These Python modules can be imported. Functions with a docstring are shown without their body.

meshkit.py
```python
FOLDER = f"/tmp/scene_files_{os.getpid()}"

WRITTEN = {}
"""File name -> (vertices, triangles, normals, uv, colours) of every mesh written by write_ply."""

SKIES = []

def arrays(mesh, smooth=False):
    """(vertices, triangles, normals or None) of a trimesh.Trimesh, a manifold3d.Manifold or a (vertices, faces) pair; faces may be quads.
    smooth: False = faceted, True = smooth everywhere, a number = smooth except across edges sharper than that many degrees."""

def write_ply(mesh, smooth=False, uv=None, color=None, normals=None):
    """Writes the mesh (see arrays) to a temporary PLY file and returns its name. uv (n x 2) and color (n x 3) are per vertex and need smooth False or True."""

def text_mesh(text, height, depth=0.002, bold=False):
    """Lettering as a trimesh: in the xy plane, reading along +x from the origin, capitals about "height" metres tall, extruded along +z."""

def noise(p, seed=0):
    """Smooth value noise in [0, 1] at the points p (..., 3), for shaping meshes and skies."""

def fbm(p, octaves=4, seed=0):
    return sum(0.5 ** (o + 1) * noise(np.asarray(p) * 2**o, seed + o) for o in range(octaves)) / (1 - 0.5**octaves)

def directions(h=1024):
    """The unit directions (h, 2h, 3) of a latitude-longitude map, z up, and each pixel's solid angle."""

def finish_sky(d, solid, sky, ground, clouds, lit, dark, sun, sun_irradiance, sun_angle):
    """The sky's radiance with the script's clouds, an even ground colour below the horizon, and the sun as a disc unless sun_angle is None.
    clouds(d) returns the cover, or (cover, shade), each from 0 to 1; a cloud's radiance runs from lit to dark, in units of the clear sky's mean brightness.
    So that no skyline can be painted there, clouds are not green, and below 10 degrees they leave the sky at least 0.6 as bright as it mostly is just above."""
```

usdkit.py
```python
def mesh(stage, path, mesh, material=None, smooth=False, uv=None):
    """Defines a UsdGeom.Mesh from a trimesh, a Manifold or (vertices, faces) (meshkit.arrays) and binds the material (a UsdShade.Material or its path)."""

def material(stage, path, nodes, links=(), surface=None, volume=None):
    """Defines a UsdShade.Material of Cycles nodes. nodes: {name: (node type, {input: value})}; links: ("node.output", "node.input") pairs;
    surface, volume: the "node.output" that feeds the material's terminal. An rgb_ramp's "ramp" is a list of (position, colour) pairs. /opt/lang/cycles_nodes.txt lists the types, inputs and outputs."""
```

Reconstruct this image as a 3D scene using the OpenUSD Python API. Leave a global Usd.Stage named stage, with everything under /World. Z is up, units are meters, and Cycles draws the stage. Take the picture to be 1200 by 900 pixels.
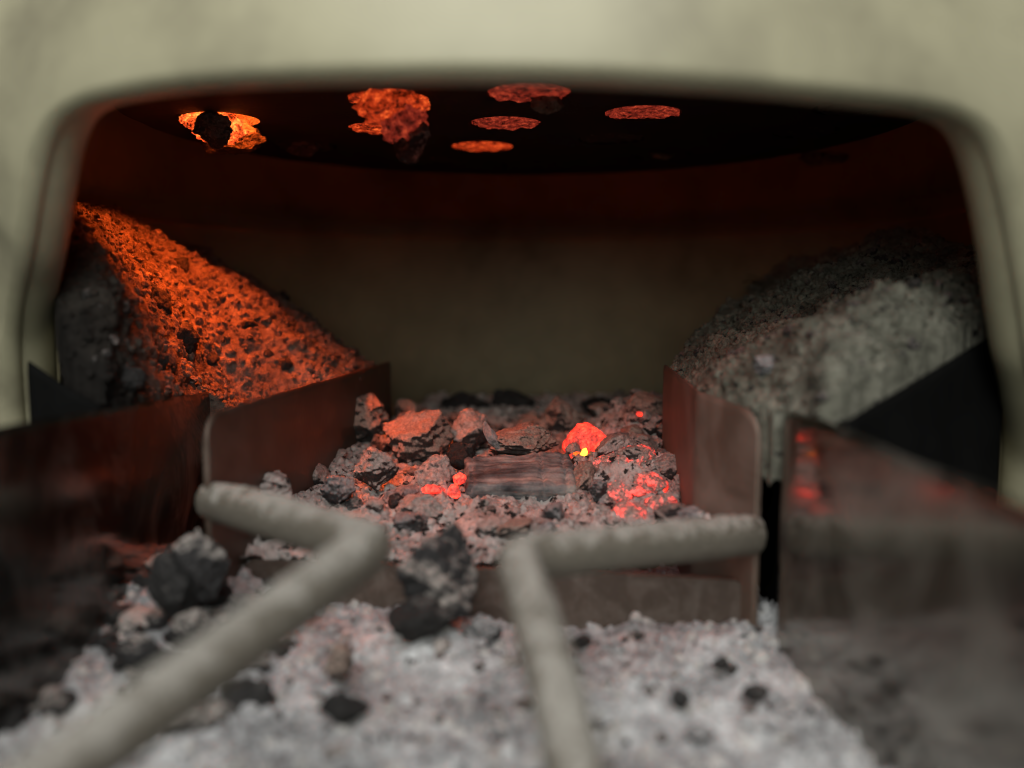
import math
import numpy as np
import trimesh
import manifold3d as m3
import shapely.geometry as sg
import shapely.ops as so
from pxr import Usd, UsdGeom, UsdLux, UsdShade, Gf, Sdf
import usdkit
from meshkit import fbm, noise

stage = Usd.Stage.CreateInMemory()
UsdGeom.SetStageUpAxis(stage, UsdGeom.Tokens.z)
UsdGeom.SetStageMetersPerUnit(stage, 1.0)
UsdGeom.Xform.Define(stage, '/World')
UsdGeom.Scope.Define(stage, '/World/Looks')

# ------------------------------------------------------------------ camera
FPX, EYE, PITCH = 1039.0, 0.076, math.atan(105 / 1039.0)
cam = UsdGeom.Camera.Define(stage, '/World/camera')
cam.CreateHorizontalApertureAttr(36.0)
cam.CreateVerticalApertureAttr(27.0)
cam.CreateFocalLengthAttr(36.0 * FPX / 1200)
cam.CreateFStopAttr(5.5)
cam.CreateFocusDistanceAttr(0.262)
cam.CreateClippingRangeAttr(Gf.Vec2f(0.01, 100.0))
cam.CreateExposureAttr(0.2)
cam.AddTranslateOp().Set(Gf.Vec3d(0, 0, EYE))
cam.AddRotateXOp().Set(90.0 - math.degrees(PITCH))


# ------------------------------------------------------------------ lamps: soft window-like light on the front of the stove
def rect_light(name, pos, target, w, h, intensity, color):
    l = UsdLux.RectLight.Define(stage, '/World/' + name)
    l.CreateWidthAttr(w); l.CreateHeightAttr(h)
    l.CreateIntensityAttr(intensity); l.CreateColorAttr(Gf.Vec3f(*color))
    m = Gf.Matrix4d().SetLookAt(Gf.Vec3d(*pos), Gf.Vec3d(*target), Gf.Vec3d(0, 0, 1)).GetInverse()
    l.AddTransformOp().Set(m)


rect_light('soft_overhead_lamp', (-0.05, -0.20, 0.80), (0, 0.17, 0.05), 0.75, 0.34, 4.2, (1.0, 0.985, 0.94))
rect_light('soft_front_lamp', (-0.08, -0.70, 0.74), (0, 0.17, 0.05), 0.85, 0.55, 3.7, (1.0, 1.0, 0.965))
rect_light('dim_front_fill', (-0.10, -1.1, 0.40), (0, 0.2, 0.05), 1.2, 0.6, 2.9, (0.97, 1.0, 0.9))  # unseen fill light added to lift the heaps and bed inside


def ray(px, py):
    a, b = (px - 600) / FPX, -(py - 450) / FPX
    c, s = math.cos(PITCH), math.sin(PITCH)
    return np.array([a, c + b * s, -s + b * c])


def PY(px, py, y):
    d = ray(px, py); return np.array([0, 0, EYE]) + d * (y / d[1])


def PZ(px, py, z):
    d = ray(px, py); return np.array([0, 0, EYE]) + d * ((z - EYE) / d[2])


# ------------------------------------------------------------------ naming helpers
used, rng = {}, np.random.default_rng(7)


def path_for(name, parent=None):
    base = (str(parent.GetPath()) if parent else '/World') + '/' + name
    n = used.get(base, 0); used[base] = n + 1
    return base if n == 0 else f'{base}_{n:03d}'


def tag(p, label=None, category=None, group=None, kind=None):
    for k, v in (('label', label), ('category', category), ('group', group), ('kind', kind)):
        if v: p.SetCustomDataByKey(k, v)
    return p


def thing(name, label, cat, loc=(0, 0, 0), group=None, kind=None):
    x = UsdGeom.Xform.Define(stage, path_for(name)); x.AddTranslateOp().Set(Gf.Vec3d(*map(float, loc)))
    return tag(x.GetPrim(), label, cat, group, kind)


def loc_of(p):
    q = np.zeros(3)
    while p and str(p.GetPath()) != '/World' and p.IsValid() and p.GetPath() != Sdf.Path('/'):
        a = p.GetAttribute('xformOp:translate')
        if a and a.Get() is not None: q += np.array(a.Get())
        p = p.GetParent()
    return q


def obj(name, mesh, mat, parent=None, smooth=True, loc=None):
    """mesh in world coordinates; stored relative to loc (or to its parent's place)."""
    v, f = (np.array(mesh.vertices), np.array(mesh.faces)) if isinstance(mesh, trimesh.Trimesh) else mesh
    v = np.asarray(v, float)
    base = loc_of(parent) if parent else np.zeros(3)
    if loc is None:
        loc = np.array([(v[:, 0].min() + v[:, 0].max()) / 2, (v[:, 1].min() + v[:, 1].max()) / 2, v[:, 2].min()]) if not parent else np.zeros(3)
    else:
        loc = np.asarray(loc, float)
    m = usdkit.mesh(stage, path_for(name, parent), (v - base - loc, f), mat, smooth=smooth)
    if np.abs(loc).max() > 0:
        UsdGeom.Xformable(m).AddTranslateOp().Set(Gf.Vec3d(*map(float, loc)))
    return m.GetPrim()


# ------------------------------------------------------------------ materials
def L(n): return '/World/Looks/' + n


def mat_ash(name, ramp, scale=60, dark=(0.03, 0.028, 0.027), spots=0.0, bump=0.5, front_shade=None):
    nodes = {"g": ("geometry", {}),
             "n1": ("noise_texture", {"scale": scale, "detail": 6, "roughness": 0.65}),
             "n2": ("noise_texture", {"scale": scale * 7, "detail": 4, "roughness": 0.7}),
             "n3": ("noise_texture", {"scale": scale * 20, "detail": 4, "roughness": 0.7}),
             "mx": ("mix", {"fac": 0.4}),
             "r": ("rgb_ramp", {"ramp": ramp}),
             "sp": ("noise_texture", {"scale": scale * 4.3, "detail": 3, "roughness": 0.55}),
             "sr": ("rgb_ramp", {"ramp": [(0.64 - 0.12 * spots, (0, 0, 0)), (0.70 - 0.12 * spots, (1, 1, 1))]}),
             "dk": ("mix", {"color2": dark}),
             "b": ("bump", {"strength": bump, "distance": 0.0012}),
             "b2": ("bump", {"strength": bump * 0.8, "distance": 0.0004}),
             "p": ("principled_bsdf", {"roughness": 0.95, "specular_ior_level": 0.15})}
    links = [("g.position", "n1.vector"), ("g.position", "n2.vector"), ("g.position", "sp.vector"), ("g.position", "n3.vector"),
             ("n1.fac", "mx.color1"), ("n2.fac", "mx.color2"), ("mx.color", "r.fac"), ("r.color", "dk.color1"),
             ("sp.fac", "sr.fac"), ("sr.color", "dk.fac"), ("dk.color", "p.base_color"),
             ("n2.fac", "b.height"), ("n3.fac", "b2.height"), ("b.normal", "b2.normal"), ("b2.normal", "p.normal")]
    if front_shade:      # shade painted into the colour of the heap front, ragged at its border
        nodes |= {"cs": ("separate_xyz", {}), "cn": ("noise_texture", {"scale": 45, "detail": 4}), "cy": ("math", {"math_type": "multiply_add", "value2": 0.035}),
                  "cm": ("map_range", {"from_min": front_shade[0], "from_max": front_shade[1], "to_min": 1.0, "to_max": 0.0, "clamp": True}), "cc": ("mix", {"color2": (0.012, 0.0105, 0.0095)})}
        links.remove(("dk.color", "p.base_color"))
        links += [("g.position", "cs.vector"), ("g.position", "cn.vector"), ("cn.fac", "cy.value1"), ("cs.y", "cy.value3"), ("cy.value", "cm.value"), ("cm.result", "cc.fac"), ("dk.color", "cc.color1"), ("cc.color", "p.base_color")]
    return usdkit.material(stage, L(name), nodes, links, surface="p.BSDF")


def mat_coal(name, ash=(0.30, 0.27, 0.25), core=(0.022, 0.021, 0.022), cover=0.5, up=0.5, scale=120):
    """charcoal with ash that has settled on its upward faces and in patches"""
    nodes = {"g": ("geometry", {}), "s": ("separate_xyz", {}),
             "n1": ("noise_texture", {"scale": scale, "detail": 6, "roughness": 0.65}),
             "n2": ("noise_texture", {"scale": scale * 8, "detail": 4, "roughness": 0.7}),
             "z": ("math", {"math_type": "multiply_add", "value2": up, "value3": cover - 0.5}),
             "a": ("math", {"math_type": "add"}),
             "r": ("rgb_ramp", {"ramp": [(0.47, (0, 0, 0)), (0.66, (1, 1, 1))]}),
             "ar": ("rgb_ramp", {"ramp": [(0.3, tuple(c * 0.45 for c in ash)), (0.7, tuple(c * 1.25 for c in ash))]}),
             "cr": ("rgb_ramp", {"ramp": [(0.3, tuple(c * 0.5 for c in core)), (0.7, tuple(c * 1.8 for c in core))]}),
             "m": ("mix", {}), "b": ("bump", {"strength": 0.6, "distance": 0.0009}),
             "p": ("principled_bsdf", {"roughness": 0.8, "specular_ior_level": 0.3})}
    links = [("g.position", "n1.vector"), ("g.position", "n2.vector"), ("g.normal", "s.vector"), ("s.z", "z.value1"),
             ("z.value", "a.value1"), ("n1.fac", "a.value2"), ("a.value", "r.fac"), ("n2.fac", "ar.fac"), ("n2.fac", "cr.fac"),
             ("r.color", "m.fac"), ("cr.color", "m.color1"), ("ar.color", "m.color2"), ("m.color", "p.base_color"),
             ("n2.fac", "b.height"), ("b.normal", "p.normal")]
    return usdkit.material(stage, L(name), nodes, links, surface="p.BSDF")


def mat_ember(name, strength, scale=260, lo=0.42, hi=0.62, hot=(1.0, 0.16, 0.03), warm=(0.8, 0.03, 0.012), base=(0.06, 0.04, 0.035)):
    nodes = {"g": ("geometry", {}),
             "n1": ("noise_texture", {"scale": scale, "detail": 5, "roughness": 0.65}),
             "n2": ("noise_texture", {"scale": scale * 5, "detail": 3, "roughness": 0.7}),
             "mx": ("mix", {"fac": 0.35}),
             "r": ("rgb_ramp", {"ramp": [(lo, (0, 0, 0)), ((lo + hi) / 2, warm), (hi, hot)]}),
             "br": ("rgb_ramp", {"ramp": [(0.3, tuple(c * 0.5 for c in base)), (0.7, tuple(c * 2.2 for c in base))]}),
             "b": ("bump", {"strength": 0.6, "distance": 0.0009}),
             "p": ("principled_bsdf", {"roughness": 0.9, "emission_strength": strength, "specular_ior_level": 0.2})}
    links = [("g.position", "n1.vector"), ("g.position", "n2.vector"), ("n1.fac", "mx.color1"), ("n2.fac", "mx.color2"),
             ("mx.color", "r.fac"), ("r.color", "p.emission_color"), ("n2.fac", "br.fac"), ("br.color", "p.base_color"),
             ("n2.fac", "b.height"), ("b.normal", "p.normal")]
    return usdkit.material(stage, L(name), nodes, links, surface="p.BSDF")


def mat_metal(name, color, rough=(0.25, 0.5), metallic=0.9, dust=(0.3, 0.27, 0.24), dust_amount=0.35, scale=18, spots=False, bump=0.1):
    nodes = {"g": ("geometry", {}),
             "mp": ("mapping", {"scale": (1.0, 1.0, 0.85)}), "n1": ("noise_texture", {"scale": scale, "detail": 8, "roughness": 0.68, "distortion": 0.8}),
             "n2": ("noise_texture", {"scale": scale * 22, "detail": 3, "roughness": 0.6}),
             "rr": ("map_range", {"from_min": 0.3, "from_max": 0.7, "to_min": rough[0], "to_max": rough[1]}),
             "dr": ("rgb_ramp", {"ramp": [(0.45, (0, 0, 0)), (0.75, (dust_amount,) * 3)]}),
             "ds": ("rgb_ramp", {"ramp": [(0.63, (0, 0, 0)), (0.70, (0.7 if spots else 0.0,) * 3)]}),
             "da": ("math", {"math_type": "maximum"}),
             "cr": ("rgb_ramp", {"ramp": [(0.3, tuple(c * 0.75 for c in color)), (0.7, tuple(c * 1.2 for c in color))]}),
             "m": ("mix", {"color2": dust}), "inv": ("math", {"math_type": "multiply_add", "value2": -metallic, "value3": metallic}),
             "b": ("bump", {"strength": bump, "distance": 0.0006}),
             "p": ("principled_bsdf", {})}
    links = [("g.position", "mp.vector"), ("mp.vector", "n1.vector"), ("g.position", "n2.vector"), ("n1.fac", "rr.value"), ("rr.result", "p.roughness"),
             ("n1.fac", "dr.fac"), ("n2.fac", "ds.fac"), ("dr.color", "da.value1"), ("ds.color", "da.value2"), ("n1.fac", "cr.fac"),
             ("da.value", "m.fac"), ("cr.color", "m.color1"), ("m.color", "p.base_color"), ("da.value", "inv.value1"), ("inv.value", "p.metallic"),
             ("n2.fac", "b.height"), ("b.normal", "p.normal")]
    return usdkit.material(stage, L(name), nodes, links, surface="p.BSDF")


def mat_plain(name, ramp, rough, scale=30, bump=0.1, spec=0.4, dist=0.0005):
    nodes = {"g": ("geometry", {}), "n1": ("noise_texture", {"scale": scale, "detail": 6, "roughness": 0.6}),
             "n2": ("noise_texture", {"scale": scale * 20, "detail": 3}),
             "r": ("rgb_ramp", {"ramp": ramp}), "b": ("bump", {"strength": bump, "distance": dist}),
             "p": ("principled_bsdf", {"roughness": rough, "specular_ior_level": spec})}
    links = [("g.position", "n1.vector"), ("g.position", "n2.vector"), ("n1.fac", "r.fac"), ("r.color", "p.base_color"), ("n2.fac", "b.height"), ("b.normal", "p.normal")]
    return usdkit.material(stage, L(name), nodes, links, surface="p.BSDF")


CERAMIC = mat_plain('cream_ceramic', [(0.28, (0.24, 0.222, 0.155)), (0.5, (0.365, 0.342, 0.235)), (0.75, (0.43, 0.405, 0.28))], 0.42, 24, 0.08)
SOOTY = mat_plain('sooty_ceramic', [(0.3, (0.10, 0.085, 0.045)), (0.5, (0.20, 0.168, 0.098)), (0.7, (0.26, 0.22, 0.13))], 0.65, 20, 0.25)
IRON = mat_plain('black_cast_iron', [(0.3, (0.006, 0.006, 0.007)), (0.7, (0.016, 0.015, 0.015))], 0.75, 60, 0.5, 0.2, 0.001)
SOOT_SHADE = mat_plain('soot_and_shade_black', [(0.3, (0.003, 0.003, 0.003)), (0.7, (0.006, 0.006, 0.006))], 0.9, 60, 0.3, 0.05)  # near-black that puts the shade of the side pockets into the colour
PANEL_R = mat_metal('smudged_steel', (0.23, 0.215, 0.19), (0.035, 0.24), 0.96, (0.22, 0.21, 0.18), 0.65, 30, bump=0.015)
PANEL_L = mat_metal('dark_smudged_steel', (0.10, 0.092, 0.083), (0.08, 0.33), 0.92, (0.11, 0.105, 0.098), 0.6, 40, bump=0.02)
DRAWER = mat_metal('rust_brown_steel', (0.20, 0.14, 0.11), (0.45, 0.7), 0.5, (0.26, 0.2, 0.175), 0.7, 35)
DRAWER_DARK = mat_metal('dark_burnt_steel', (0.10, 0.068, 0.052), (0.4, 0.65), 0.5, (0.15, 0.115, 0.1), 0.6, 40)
BAR = mat_metal('brown_scaled_steel', (0.085, 0.058, 0.045), (0.5, 0.75), 0.2, (0.34, 0.31, 0.29), 0.25, 150, True, 0.4)
ROD = mat_coal('dusty_steel_rod', (0.40, 0.375, 0.34), (0.125, 0.11, 0.09), 0.33, 0.34, 260)
ASH_BED = mat_ash('pinkish_ash', [(0.32, (0.07, 0.058, 0.052)), (0.5, (0.40, 0.36, 0.345)), (0.68, (0.70, 0.66, 0.645))], 70, spots=0.6, bump=0.7)
ASH_FRONT = mat_ash('pale_grey_ash', [(0.32, (0.10, 0.098, 0.10)), (0.46, (0.32, 0.32, 0.33)), (0.63, (0.64, 0.64, 0.65))], 55, spots=0.12, bump=0.7)
ASH_LEFT = mat_ash('fluffy_brown_ash', [(0.33, (0.035, 0.027, 0.022)), (0.5, (0.12, 0.10, 0.085)), (0.68, (0.24, 0.21, 0.185))], 75, spots=0.02, bump=0.9, front_shade=(0.222, 0.252))  # shade is painted over its front end
ASH_RIGHT = mat_ash('fluffy_grey_ash', [(0.33, (0.05, 0.048, 0.038)), (0.5, (0.15, 0.146, 0.118)), (0.68, (0.30, 0.29, 0.24))], 75, spots=0.2, bump=0.9)
CRUMB_PALE = mat_ash('pale_crumb_ash', [(0.3, (0.3, 0.285, 0.275)), (0.7, (0.62, 0.60, 0.585))], 90, bump=0.5)
CRUMB_DARK = mat_coal('dark_crumb', (0.2, 0.17, 0.16), (0.03, 0.027, 0.026), 0.4, 0.3, 200)
COAL = mat_coal('charcoal', cover=0.38, up=0.3)
COAL_ASHY = mat_coal('ash_dusted_charcoal', (0.38, 0.335, 0.315), (0.03, 0.027, 0.027), 0.55, 0.38)
COAL_BROWN = mat_coal('crumbling_charcoal', (0.36, 0.27, 0.23), (0.03, 0.026, 0.025), 0.55, 0.45, 160)
COAL_GREY = mat_coal('grey_charcoal', (0.26, 0.255, 0.26), (0.03, 0.03, 0.032), 0.55, 0.3, 90)
COAL_BLACK = mat_coal('black_charcoal', (0.10, 0.09, 0.085), (0.018, 0.017, 0.017), 0.3, 0.2)
EMBER_HOT = mat_ember('hot_ember', 5.5, 330, 0.34, 0.64, (1.0, 0.030, 0.011), (0.16, 0.004, 0.002), (0.16, 0.11, 0.10))
EMBER_DULL = mat_ember('dull_ember', 6.0, 240, 0.49, 0.70, (1.0, 0.018, 0.009), (0.22, 0.005, 0.003), (0.28, 0.21, 0.19))
EMBER_ORANGE = mat_ember('orange_hot_ember', 2.5, 200, 0.2, 0.55, (1.0, 0.14, 0.012), (1.0, 0.05, 0.006))
EMBER_CORE = mat_ember('yellow_hot_ember', 3.2, 200, 0.2, 0.5, (1.0, 0.45, 0.04), (1.0, 0.16, 0.02))
GRATE_GLOW = mat_ember('orange_glowing_coal', 1.25, 380, 0.42, 0.66, (1.0, 0.17, 0.03), (0.40, 0.03, 0.006), (0.1, 0.06, 0.05))
GRATE_DULL = mat_ember('dim_glowing_coal', 0.55, 480, 0.40, 0.66, (1.0, 0.13, 0.045), (0.35, 0.03, 0.016), (0.1, 0.06, 0.05))
WEDGE_GLOW = mat_ember('bright_orange_coal', 2.2, 330, 0.40, 0.62, (1.0, 0.26, 0.045), (0.5, 0.045, 0.008), (0.02, 0.012, 0.01))
FURNACE = mat_ember('strongly_glowing_coal', 330.0, 120, 0.2, 0.6, (1.0, 0.115, 0.011), (1.0, 0.10, 0.010))
ADDED_GLOW_BED = mat_ember('added_bed_light_coal', 8.0, 120, 0.2, 0.6, (1.0, 0.10, 0.02), (1.0, 0.08, 0.016))  # glow added out of view to light the ember bed
ADDED_GLOW_RED = mat_ember('added_red_light_coal', 17.0, 120, 0.2, 0.6, (1.0, 0.07, 0.015), (1.0, 0.06, 0.012))  # glow added out of view to redden the right heap
STRAW = mat_plain('charred_straw', [(0.3, (0.02, 0.018, 0.012)), (0.7, (0.05, 0.04, 0.025))], 0.8)

# ------------------------------------------------------------------ shape helpers
WC, WR = np.array([0.005, 0.292]), 0.138          # the round inner wall
GC, GR = np.array([0.004, 0.280]), 0.1185         # the fire grate


def wall_hit(px, py, R=WR, far=True):
    d = ray(px, py); dx, dy = d[0], d[1]
    a, b, c = dx * dx + dy * dy, -2 * (dx * WC[0] + dy * WC[1]), WC @ WC - R * R
    q = math.sqrt(max(b * b - 4 * a * c, 0))
    t = (-b + (q if far else -q)) / (2 * a)
    return np.array([0, 0, EYE]) + d * t


def from_manifold(m):
    k = m.to_mesh(); return trimesh.Trimesh(np.array(k.vert_properties[:, :3], float), np.array(k.tri_verts), process=False)


def normals(v, f):
    n = np.zeros_like(v); fn = np.cross(v[f[:, 1]] - v[f[:, 0]], v[f[:, 2]] - v[f[:, 0]])
    for k in range(3): np.add.at(n, f[:, k], fn)
    return n / np.maximum(np.linalg.norm(n, axis=1, keepdims=True), 1e-20)


def rot(rx, ry, rz):
    return trimesh.transformations.euler_matrix(rx, ry, rz)[:3, :3]


def lump(size, seed, angular=0.7, rough=0.07, crumb=0.035, res=None, n=None):
    """a broken piece of charcoal about size = (x, y, z) metres, centred at the origin"""
    r = np.random.default_rng(seed)
    n = n or int(9 + 26 * (1 - angular))
    p = r.normal(size=(n, 3)); p /= np.linalg.norm(p, axis=1, keepdims=True)
    p *= r.uniform(0.72, 1.05, (n, 1))
    p = np.vstack([p, np.array([[1, 0, 0], [-1, 0, 0], [0, 1, 0], [0, -1, 0], [0, 0, 1], [0, 0, -1]]) * 0.8])
    m = m3.Manifold.hull_points(p.astype(np.float32)).refine_to_length(res or 0.085)
    t = from_manifold(m); t.merge_vertices()
    trimesh.smoothing.filter_taubin(t, iterations=3)
    v, f = np.array(t.vertices), np.array(t.faces); nn = normals(v, f)
    o = r.uniform(0, 50, 3)
    d = (fbm(v * 2.1 + o, 3, seed) - 0.5) * rough * 3 + (fbm(v * 6 + o, 4, seed + 9) - 0.5) * crumb * 4
    crack = np.abs(noise(v * np.array([2.5, 3.5, 6]) + o, seed + 3) - 0.5)
    d -= np.clip(0.05 - crack, 0, 1) * 2.2 * rough
    v = v + nn * d[:, None]
    v -= (v.max(0) + v.min(0)) / 2
    v *= np.asarray(size) / np.maximum(v.max(0) - v.min(0), 1e-9)
    return v, f


def placed(vf, c, R=None):
    v, f = vf
    if R is not None: v = v @ R.T
    return trimesh.Trimesh(v + np.asarray(c), f, process=False)


def heightfield(x0, x1, y0, y1, step, h, keep=None, seed=0, amp=1.0):
    nx, ny = int((x1 - x0) / step) + 1, int((y1 - y0) / step) + 1
    X, Y = np.meshgrid(np.linspace(x0, x1, nx), np.linspace(y0, y1, ny), indexing='ij')
    Z = h(X, Y)
    i = np.arange(nx * ny).reshape(nx, ny)
    f = np.concatenate([np.stack([i[:-1, :-1], i[1:, :-1], i[1:, 1:]], -1).reshape(-1, 3), np.stack([i[:-1, :-1], i[1:, 1:], i[:-1, 1:]], -1).reshape(-1, 3)])
    v = np.stack([X, Y, Z], -1).reshape(-1, 3)
    v = v + normals(v, f) * ash_relief(v, seed, amp)[:, None]
    if keep is not None:
        ok = keep(X, Y).ravel(); f = f[ok[f].all(1)]
        u, inv = np.unique(f, return_inverse=True); v, f = v[u], inv.reshape(-1, 3)
    return trimesh.Trimesh(v, f, process=False)


def ash_relief(p, seed, a=1.0):
    """crumbly surface: soft lumps, clods and grains, in metres"""
    h = (fbm(p * 55, 3, seed) - 0.5) * 0.011
    h += np.abs(fbm(p * 150, 4, seed + 5) - 0.5) * 0.009
    h += (fbm(p * 420, 4, seed + 11) - 0.5) * 0.0042
    h += np.clip(noise(p * 1000, seed + 21) - 0.55, 0, 1) * 0.0030
    return h * a


def skirt(t, depth=0.016):
    """lets the outer border of a heap run down out of sight"""
    v, f = np.array(t.vertices), np.array(t.faces)
    e = np.vstack([f[:, [0, 1]], f[:, [1, 2]], f[:, [2, 0]]])
    key = np.sort(e, 1); _, first, cnt = np.unique(key, axis=0, return_index=True, return_counts=True)
    b = e[first[cnt == 1]]; ids = np.unique(b); new = np.full(len(v), -1); new[ids] = len(v) + np.arange(len(ids))
    r = np.random.default_rng(1)
    low = v[ids] - np.array([0, 0, depth])
    return trimesh.Trimesh(np.vstack([v, low]), np.vstack([f, np.stack([b[:, 1], b[:, 0], new[b[:, 0]]], 1), np.stack([b[:, 1], new[b[:, 0]], new[b[:, 1]]], 1)]), process=False)


BASES = []
for k in range(6):
    s = trimesh.creation.icosphere(1); v = np.array(s.vertices)
    v *= (0.65 + 0.7 * noise(v * 1.7 + k * 9.1, k))[:, None]
    BASES.append((v, np.array(s.faces)))


def crumbs(points, sizes, seed):
    r = np.random.default_rng(seed); V, F, n = [], [], 0
    for p, s in zip(points, sizes):
        v, f = BASES[r.integers(6)]
        R = rot(*r.uniform(0, 6.28, 3))
        w = (v * (s * r.uniform(0.6, 1.25, 3))) @ R.T + p
        V.append(w); F.append(f + n); n += len(w)
    return np.vstack(V), np.vstack(F)


def scatter(mesh, n, seed, keep=None):
    r = np.random.default_rng(seed)
    v, f = np.array(mesh.vertices), np.array(mesh.faces)
    t = f[r.integers(0, len(f), n)]
    p = v[t].mean(1)
    if keep is not None: p = p[keep(p)]
    return p


def plate(poly_xy, z_bottom, z_top, thick=0.0014, corner=0.0, corner_end=0.0):
    """sheet metal standing on a polyline of (x, y); z_top per point"""
    pts = np.asarray(poly_xy, float); zt = np.broadcast_to(z_top, len(pts)).astype(float)
    seg = np.r_[0, np.cumsum(np.linalg.norm(np.diff(pts, axis=0), axis=1))]
    s = np.linspace(0, seg[-1], 90)
    if corner: s = np.unique(np.r_[s, np.linspace(0, corner, 14)])
    if corner_end: s = np.unique(np.r_[s, seg[-1] - np.linspace(0, corner_end, 14)])
    c = np.stack([np.interp(s, seg, pts[:, k]) for k in (0, 1)], 1)
    # ease the bends
    for _ in range(2): c[1:-1] = (c[:-2] + 2 * c[1:-1] + c[2:]) / 4
    t = np.gradient(c, axis=0); t /= np.linalg.norm(t, axis=1, keepdims=True)
    nrm = np.stack([-t[:, 1], t[:, 0]], 1)
    top = np.interp(s, seg, zt)
    if corner: top = top - np.where(s < corner, corner - np.sqrt(np.maximum(corner ** 2 - (corner - s) ** 2, 0)), 0)
    if corner_end:
        e = seg[-1] - s; top = top - np.where(e < corner_end, corner_end - np.sqrt(np.maximum(corner_end ** 2 - (corner_end - e) ** 2, 0)), 0)
    w = 0.0003 * (noise(np.stack([s * 90, s * 0, s * 0], -1), 3) - 0.5)
    top = top + w
    rings = []
    for off, fr in ((-.5, 0), (-.5, .5), (-.5, .97), (-.28, 1.0), (.28, 1.0), (.5, .97), (.5, .5), (.5, 0)):
        xy = c + nrm * off * thick
        rings.append(np.column_stack([xy, z_bottom + (top - z_bottom) * fr + (0.0 if fr < 1 else 0.0002)]))
    A = np.stack(rings, 1); n, m = A.shape[:2]
    i = np.arange(n * m).reshape(n, m); j = np.roll(i, -1, 1)
    f = np.concatenate([np.stack([i[:-1], i[1:], j[1:]], -1).reshape(-1, 3), np.stack([i[:-1], j[1:], j[:-1]], -1).reshape(-1, 3)])
    caps = [[i[0, 0], i[0, k], i[0, k + 1]] for k in range(1, m - 1)] + [[i[-1, 0], i[-1, k + 1], i[-1, k]] for k in range(1, m - 1)]
    t = trimesh.Trimesh(A.reshape(-1, 3), np.vstack([f, caps]), process=False)
    t.fix_normals(); return t


# ================================================================== THE STOVE BODY
stove = thing('kamado_stove_body', 'cream ceramic stove body with a round-cornered ash door opening', 'stove', (WC[0], WC[1], 0))
edge = [(18, 640), (22, 560), (27, 490), (42, 400), (58, 310), (72, 235), (82, 185), (92, 155), (108, 136), (135, 124), (200, 113), (300, 105), (450, 101), (600, 101), (750, 105), (900, 117), (1020, 130),
        (1075, 138), (1104, 148), (1122, 163), (1133, 190), (1145, 240), (1160, 330), (1175, 430), (1192, 540), (1206, 640)]
RM = 0.1432
uz = []
for px, py in edge:
    px += np.interp(px, [20, 40, 110, 1110, 1160], [-7, -2, -4, 4, 8])
    py += 0
    q = wall_hit(px, py, RM, far=False)
    uz.append((RM * math.asin((q[0] - WC[0]) / RM), q[2]))
uz = np.array(uz)
uz = np.vstack([[uz[0, 0] - 0.004, -0.03], uz, [uz[-1, 0] + 0.004, -0.03]])
ln = sg.LineString(uz)
o = np.array([ln.interpolate(t, normalized=True).coords[0] for t in np.linspace(0, 1, 400)])
for _ in range(14): o[1:-1] = (o[:-2] + 2 * o[1:-1] + o[2:]) / 4
tn = np.gradient(o, axis=0); tn /= np.linalg.norm(tn, axis=1, keepdims=True)
nr = np.stack([-tn[:, 1], tn[:, 0]], 1)
if nr[200, 1] < 0: nr = -nr
prof_in = [(0.0, 0.1458), (0.0, 0.145)] + [(0.006 * (1 - math.cos(a)), 0.144 - 0.006 * math.sin(a)) for a in np.linspace(0, math.pi / 2, 7)] + []
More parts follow.
